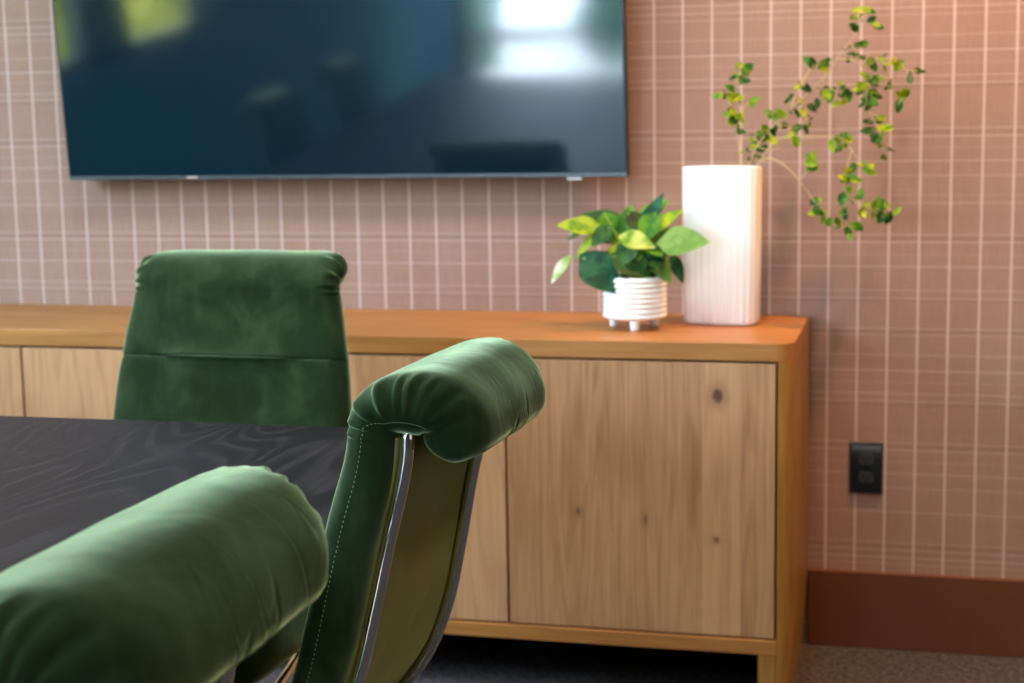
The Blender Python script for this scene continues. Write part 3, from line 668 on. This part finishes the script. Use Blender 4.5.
def stitches():
    m = MB(); ms = []
    def dash(a,b,nrm):
        m = ms[-1]
        a,b = Vector(a),Vector(b); mid_ = (a+b)/2+nrm*.0004
        m.tube([a, mid_, b], .00034, 5)
    for sg in (1,-1):
        m = MB(); ms.append(m)
        # along both side faces and round the curl
        s = .16; pts=[]
        while s < S_ARC+PI*RA*.82:
            th = sm01((s-S_ARC-.004)/.030)
            tt = .47*PI + (.64*PI-.47*PI)*th           # angle on the cap, 0 = front
            u = (.34+.16*tt/PI) if sg > 0 else (.84+.16*(1-tt/PI))
            pts.append(cush_point(s,u,.0001)); s += .0018 if s > S_ARC-.01 else .0026
        for i in range(0,len(pts)-2,2): dash(pts[i][0],pts[i+1][0]*.75+pts[i][0]*.25,pts[i][1])
    m = MB(); ms.append(m)
    us = [-.02+.38*k/150 for k in range(151)]
    pts = [cush_point(S_SEAM,(u%1.),.0001) for u in us]
    for i in range(0,150,2): dash(pts[i][0],pts[i+1][0]*.75+pts[i][0]*.25,pts[i][1])
    return ms
def rear_panel():
    m = MB(); ns = [SS[i] for i in range(6,i_arc0+1,3)]; v=[]; cols = 14
    for s in ns:
        (r_,z),(tr,tz) = at(s); nr,nz = -tz,tr; W = .152+.020*min(1,max(0,(.80-z)/.22))
        for side_ in (0,1):
            for k in range(cols+1):
                w = -W+2*W*k/cols
                e = .002*(1-abs(2*k/cols-1)**6)
                t = -(T0+.0005) - (e if side_ else -.002)
                v.append((w, r_+nr*t, z+nz*t))
    c2 = 2*(cols+1); f=[]
    for i in range(len(ns)-1):
        for k in range(cols):
            for b in (0,cols+1):
                f.append((i*c2+b+k, i*c2+b+k+1, (i+1)*c2+b+k+1, (i+1)*c2+b+k))
        for k,b in ((0,0),(cols,0)):
            f.append((i*c2+k, i*c2+cols+1+k, (i+1)*c2+cols+1+k, (i+1)*c2+k))
    return m.add(v,f)
def frame_tube(sx):
    off = T0+.0005+.0074; pts=[]
    for i in range(0,i_arc0+1,2):
        (r_,z),(tr,tz) = at(SS[i]); nr,nz = -tz,tr
        if z > .866: break
        wx = .141+ .018*min(1,max(0,(.80-z)/.22))
        pts.append(Vector((sx*wx, r_-nr*off, z-nz*off)))
    pts = pts[::-1]
    top = pts[0]; pts = [top+Vector((0,.001,.022))]+pts
    low = [Vector((sx*.160,-.155,.355)),Vector((sx*.165,-.20,.325)),Vector((sx*.18,-.32,.315)),Vector((sx*.20,-.50,.312)),Vector((sx*.205,-.55,.295)),Vector((sx*.208,-.565,.25)),
           Vector((sx*.212,-.575,.06)),Vector((sx*.213,-.562,.022)),Vector((sx*.213,-.53,.0085)),Vector((sx*.212,-.30,.0085)),Vector((sx*.208,-.02,.0085))]
    return MB().tube(spline(pts,2)[:-1]+spline([pts[-1]]+low,6), .0074, 18)
def seat():
    m = MB(); N1,N2 = 72,20; v=[]
    for j in range(N2+1):
        th = -PI/2+PI*j/N2
        for k in range(N1):
            ph = 2*PI*k/N1
            ct, st = math.cos(th), math.sin(th); ct = abs(ct)**.35; st = math.copysign(abs(st)**.75, st)
            x_,y_ = sup(ph,.228,.215,5.5)
            v.append((x_*ct, -.352+y_*ct, .405+.052*st+.006*math.cos(PI*x_/.5)*(st>0)))
    f = [(j*N1+k,j*N1+(k+1)%N1,(j+1)*N1+(k+1)%N1,(j+1)*N1+k) for j in range(N2) for k in range(N1)]
    return m.add(v,f)
def make_chair(loc, rz, label):
    root = empty('dining_chair', loc, rz); tag(root, label, 'chair', 'green velvet chairs around the table')
    back = backrest_mesh().build('backrest', M['velvet'], root, smooth=True)
    for mm in stitches():
        s_ = mm.build('stitching', M['thread'], back); s_['label'] = 'pale dashed seam stitching'
    p_ = rear_panel().build('rear_panel', M['panel_cloth'], root, smooth=True); p_['label'] = 'flat olive cloth panel'
    se = seat().build('seat', M['velvet'], root, smooth=True)
    for sx in (1,-1): 
        q = frame_tube(sx).build('frame_tube', M['chrome'], root, smooth=True); q['label'] = 'polished chrome tube'
    q = MB().tube([(-.212,-.02,.0085),(.212,-.02,.0085)], .0075, 14).build('cross_bar', M['chrome'], root, smooth=True)
    return root
ch = make_chair((-.5265,-1.870,0), math.radians(-92.5), 'green velvet chair in the middle, seen from behind with two chrome tubes on its back')
def copy_tree(o, parent=None):
    c = o.copy(); C.objects.link(c)
    if parent is not None: c.parent = parent
    for k in list(o.children): copy_tree(k, c)
    return c
ch.scale = (.93,1,.984); c3 = copy_tree(ch); c3.location = (-.507,-2.630,0); c3.rotation_euler = (0,0,math.radians(-90.3)); c3.scale = (1.12,1,.995)
c3['label'] = 'nearest green velvet chair at bottom left, its rolled top cut off by the edge'
c1 = copy_tree(ch); c1.location = (-1.136,-.965,0); c1.rotation_euler = (0,0,math.radians(-1)); c1.scale = (1.10,1,1.008)
c1['label'] = 'green velvet chair facing us at the far end of the table'

for (x_,y_,a_,lb) in ((-2.18,-1.95,91,'green velvet chair on the far left side of the table, first from the wall'),(-2.19,-2.72,89,'green velvet chair on the far left side of the table, second from the wall')):
    c4 = copy_tree(ch); c4.location = (x_,y_,0); c4.rotation_euler = (0,0,math.radians(a_)); c4['label'] = lb
# ------------------------------------------------------------------ lamps and daylight
def area(name, loc, rot, sx, sy, power, col, portal=False, spread=None):
    l = bpy.data.lights.new(name,'AREA'); l.shape = 'RECTANGLE'; l.size = sx; l.size_y = sy; l.energy = power; l.color = col
    if portal: l.cycles.is_portal = True
    if spread: l.spread = spread
    o = bpy.data.objects.new(name,l); link(o); o.location = loc; o.rotation_euler = rot; return o
area('sky_portal', (XW0-.02,(LW[0]+LW[1])/2,(LW[2]+LW[3])/2), (0,-PI/2,0), LW[3]-LW[2], LW[1]-LW[0], 1, (1,1,1), True)
area('sky_portal', ((RW[0]+RW[1])/2,YR-.02,(RW[2]+RW[3])/2), (PI/2,0,0), RW[1]-RW[0], RW[3]-RW[2], 1, (1,1,1), True)
M['lamp_white'] = NT('lamp_diffuser'); _t = M['lamp_white']; _t.pr(Emission_Strength=6.); _t.put(_t.b,'Emission Color',(1,.97,.93,1)); M['lamp_white'] = _t.m
def panel_light(x,y,sx,sy,power,col,label):
    o = empty('ceiling_light',(x,y,HC)); tag(o,label,'ceiling light')
    m = MB()
    for a in ((-sx/2-.02,sx/2+.02,-sy/2-.02,-sy/2),(-sx/2-.02,sx/2+.02,sy/2,sy/2+.02),(-sx/2-.02,-sx/2,-sy/2,sy/2),(sx/2,sx/2+.02,-sy/2,sy/2)): m.box(*a,-.03,-.0005)
    m.build('lamp_frame', M['white_plastic'], o)
    MB().box(-sx/2,sx/2,-sy/2,sy/2,-.010,-.0005).build('diffuser', M['lamp_white'], o)
    area('ceiling_lamp',(x,y,HC-.035),(0,0,0),sx,sy,power,col)
panel_light(-1.1,-1.25,1.2,.35,27,(.84,.94,1.0),'long white ceiling panel light over the table')
panel_light(-.4,-4.9,1.2,.6,9,(1,.95,.88),'unseen ceiling panel added as fill light near the rear wall')  # added fill lamp for the sides that face the camera
panel_light(1.0,-2.5,.3,1.2,17,(1,.80,.56),'unseen warm ceiling panel added on the right to light the chair backs')  # added fill lamp for the chair backs and their tubes
def spot(x,y,power,col,tgt,size,label,blend=.9):
    o = empty('downlight',(x,y,HC)); tag(o,label,'ceiling light')
    MB().lathe([(.045,-.006),(.065,-.007),(.068,-.0005)],32).build('trim_ring', M['white_plastic'], o, smooth=True)
    l = bpy.data.lights.new('downlight_lamp','SPOT'); l.energy = power; l.color = col; l.spot_size = size; l.spot_blend = blend; l.shadow_soft_size = .05
    s_ = bpy.data.objects.new('downlight_lamp',l); link(s_); s_.location = (x,y,HC-.02)
    d = Vector(tgt)-Vector((x,y,HC-.02)); s_.rotation_euler = d.to_track_quat('-Z','Y').to_euler()
WARM = (1.,.43,.13)
spot(.36,-.48,250,WARM,(.20,0,1.45),1.6,'recessed warm downlight right of the sideboard')
spot(-.35,-1.5,58,(1,.88,.74),(-.45,-.2,.55),1.5,'recessed warm downlight above the sideboard end')
sun = bpy.data.lights.new('sun','SUN'); sun.energy = 45; sun.color = (1,.95,.85); sun.angle = .01
so = bpy.data.objects.new('sun',sun); link(so); so.rotation_euler = Vector((-.12,.85,-1)).to_track_quat('-Z','Y').to_euler()
w = bpy.data.worlds.new('world'); sc.world = w; w.use_nodes = True
bg = w.node_tree.nodes['Background']; tc = w.node_tree.nodes.new('ShaderNodeTexCoord'); sp = w.node_tree.nodes.new('ShaderNodeSeparateXYZ'); rmp = w.node_tree.nodes.new('ShaderNodeValToRGB')
w.node_tree.links.new(tc.outputs['Generated'], sp.inputs[0]); w.node_tree.links.new(sp.outputs[2], rmp.inputs[0]); w.node_tree.links.new(rmp.outputs[0], bg.inputs[0])
rmp.color_ramp.elements[0].color = (.68,.83,1,1); rmp.color_ramp.elements[1].color = (.45,.66,1,1); bg.inputs[1].default_value = 27.

# ------------------------------------------------------------------ camera
cam = bpy.data.cameras.new('camera'); co_ = bpy.data.objects.new('camera', cam); link(co_)
cam.sensor_width = 36; cam.lens = 57.032; cam.clip_start = .05
RR = [[0.969472753107239, 0.24463530404489486, -0.016617731419548927], [-0.018753670359903107, 0.14155203309013117, 0.989753162043993], [-0.24448083939381118, 0.9592270794462135, -0.14181864907826908]]
mt = Matrix(((RR[0][0],RR[1][0],-RR[2][0],0),(RR[0][1],RR[1][1],-RR[2][1],-3.52167),(RR[0][2],RR[1][2],-RR[2][2],1.18287),(0,0,0,1)))
co_.matrix_world = mt
cam.dof.use_dof = True; cam.dof.focus_distance = 1.58; cam.dof.aperture_fstop = 8.5
sc.camera = co_
sc.view_settings.view_transform = 'Standard'; sc.view_settings.look = 'None'; sc.view_settings.gamma = 1; sc.view_settings.use_curve_mapping = False
sc.view_settings.exposure = 0.0
sc.cycles.max_bounces = 8; sc.cycles.sample_clamp_indirect = 6.
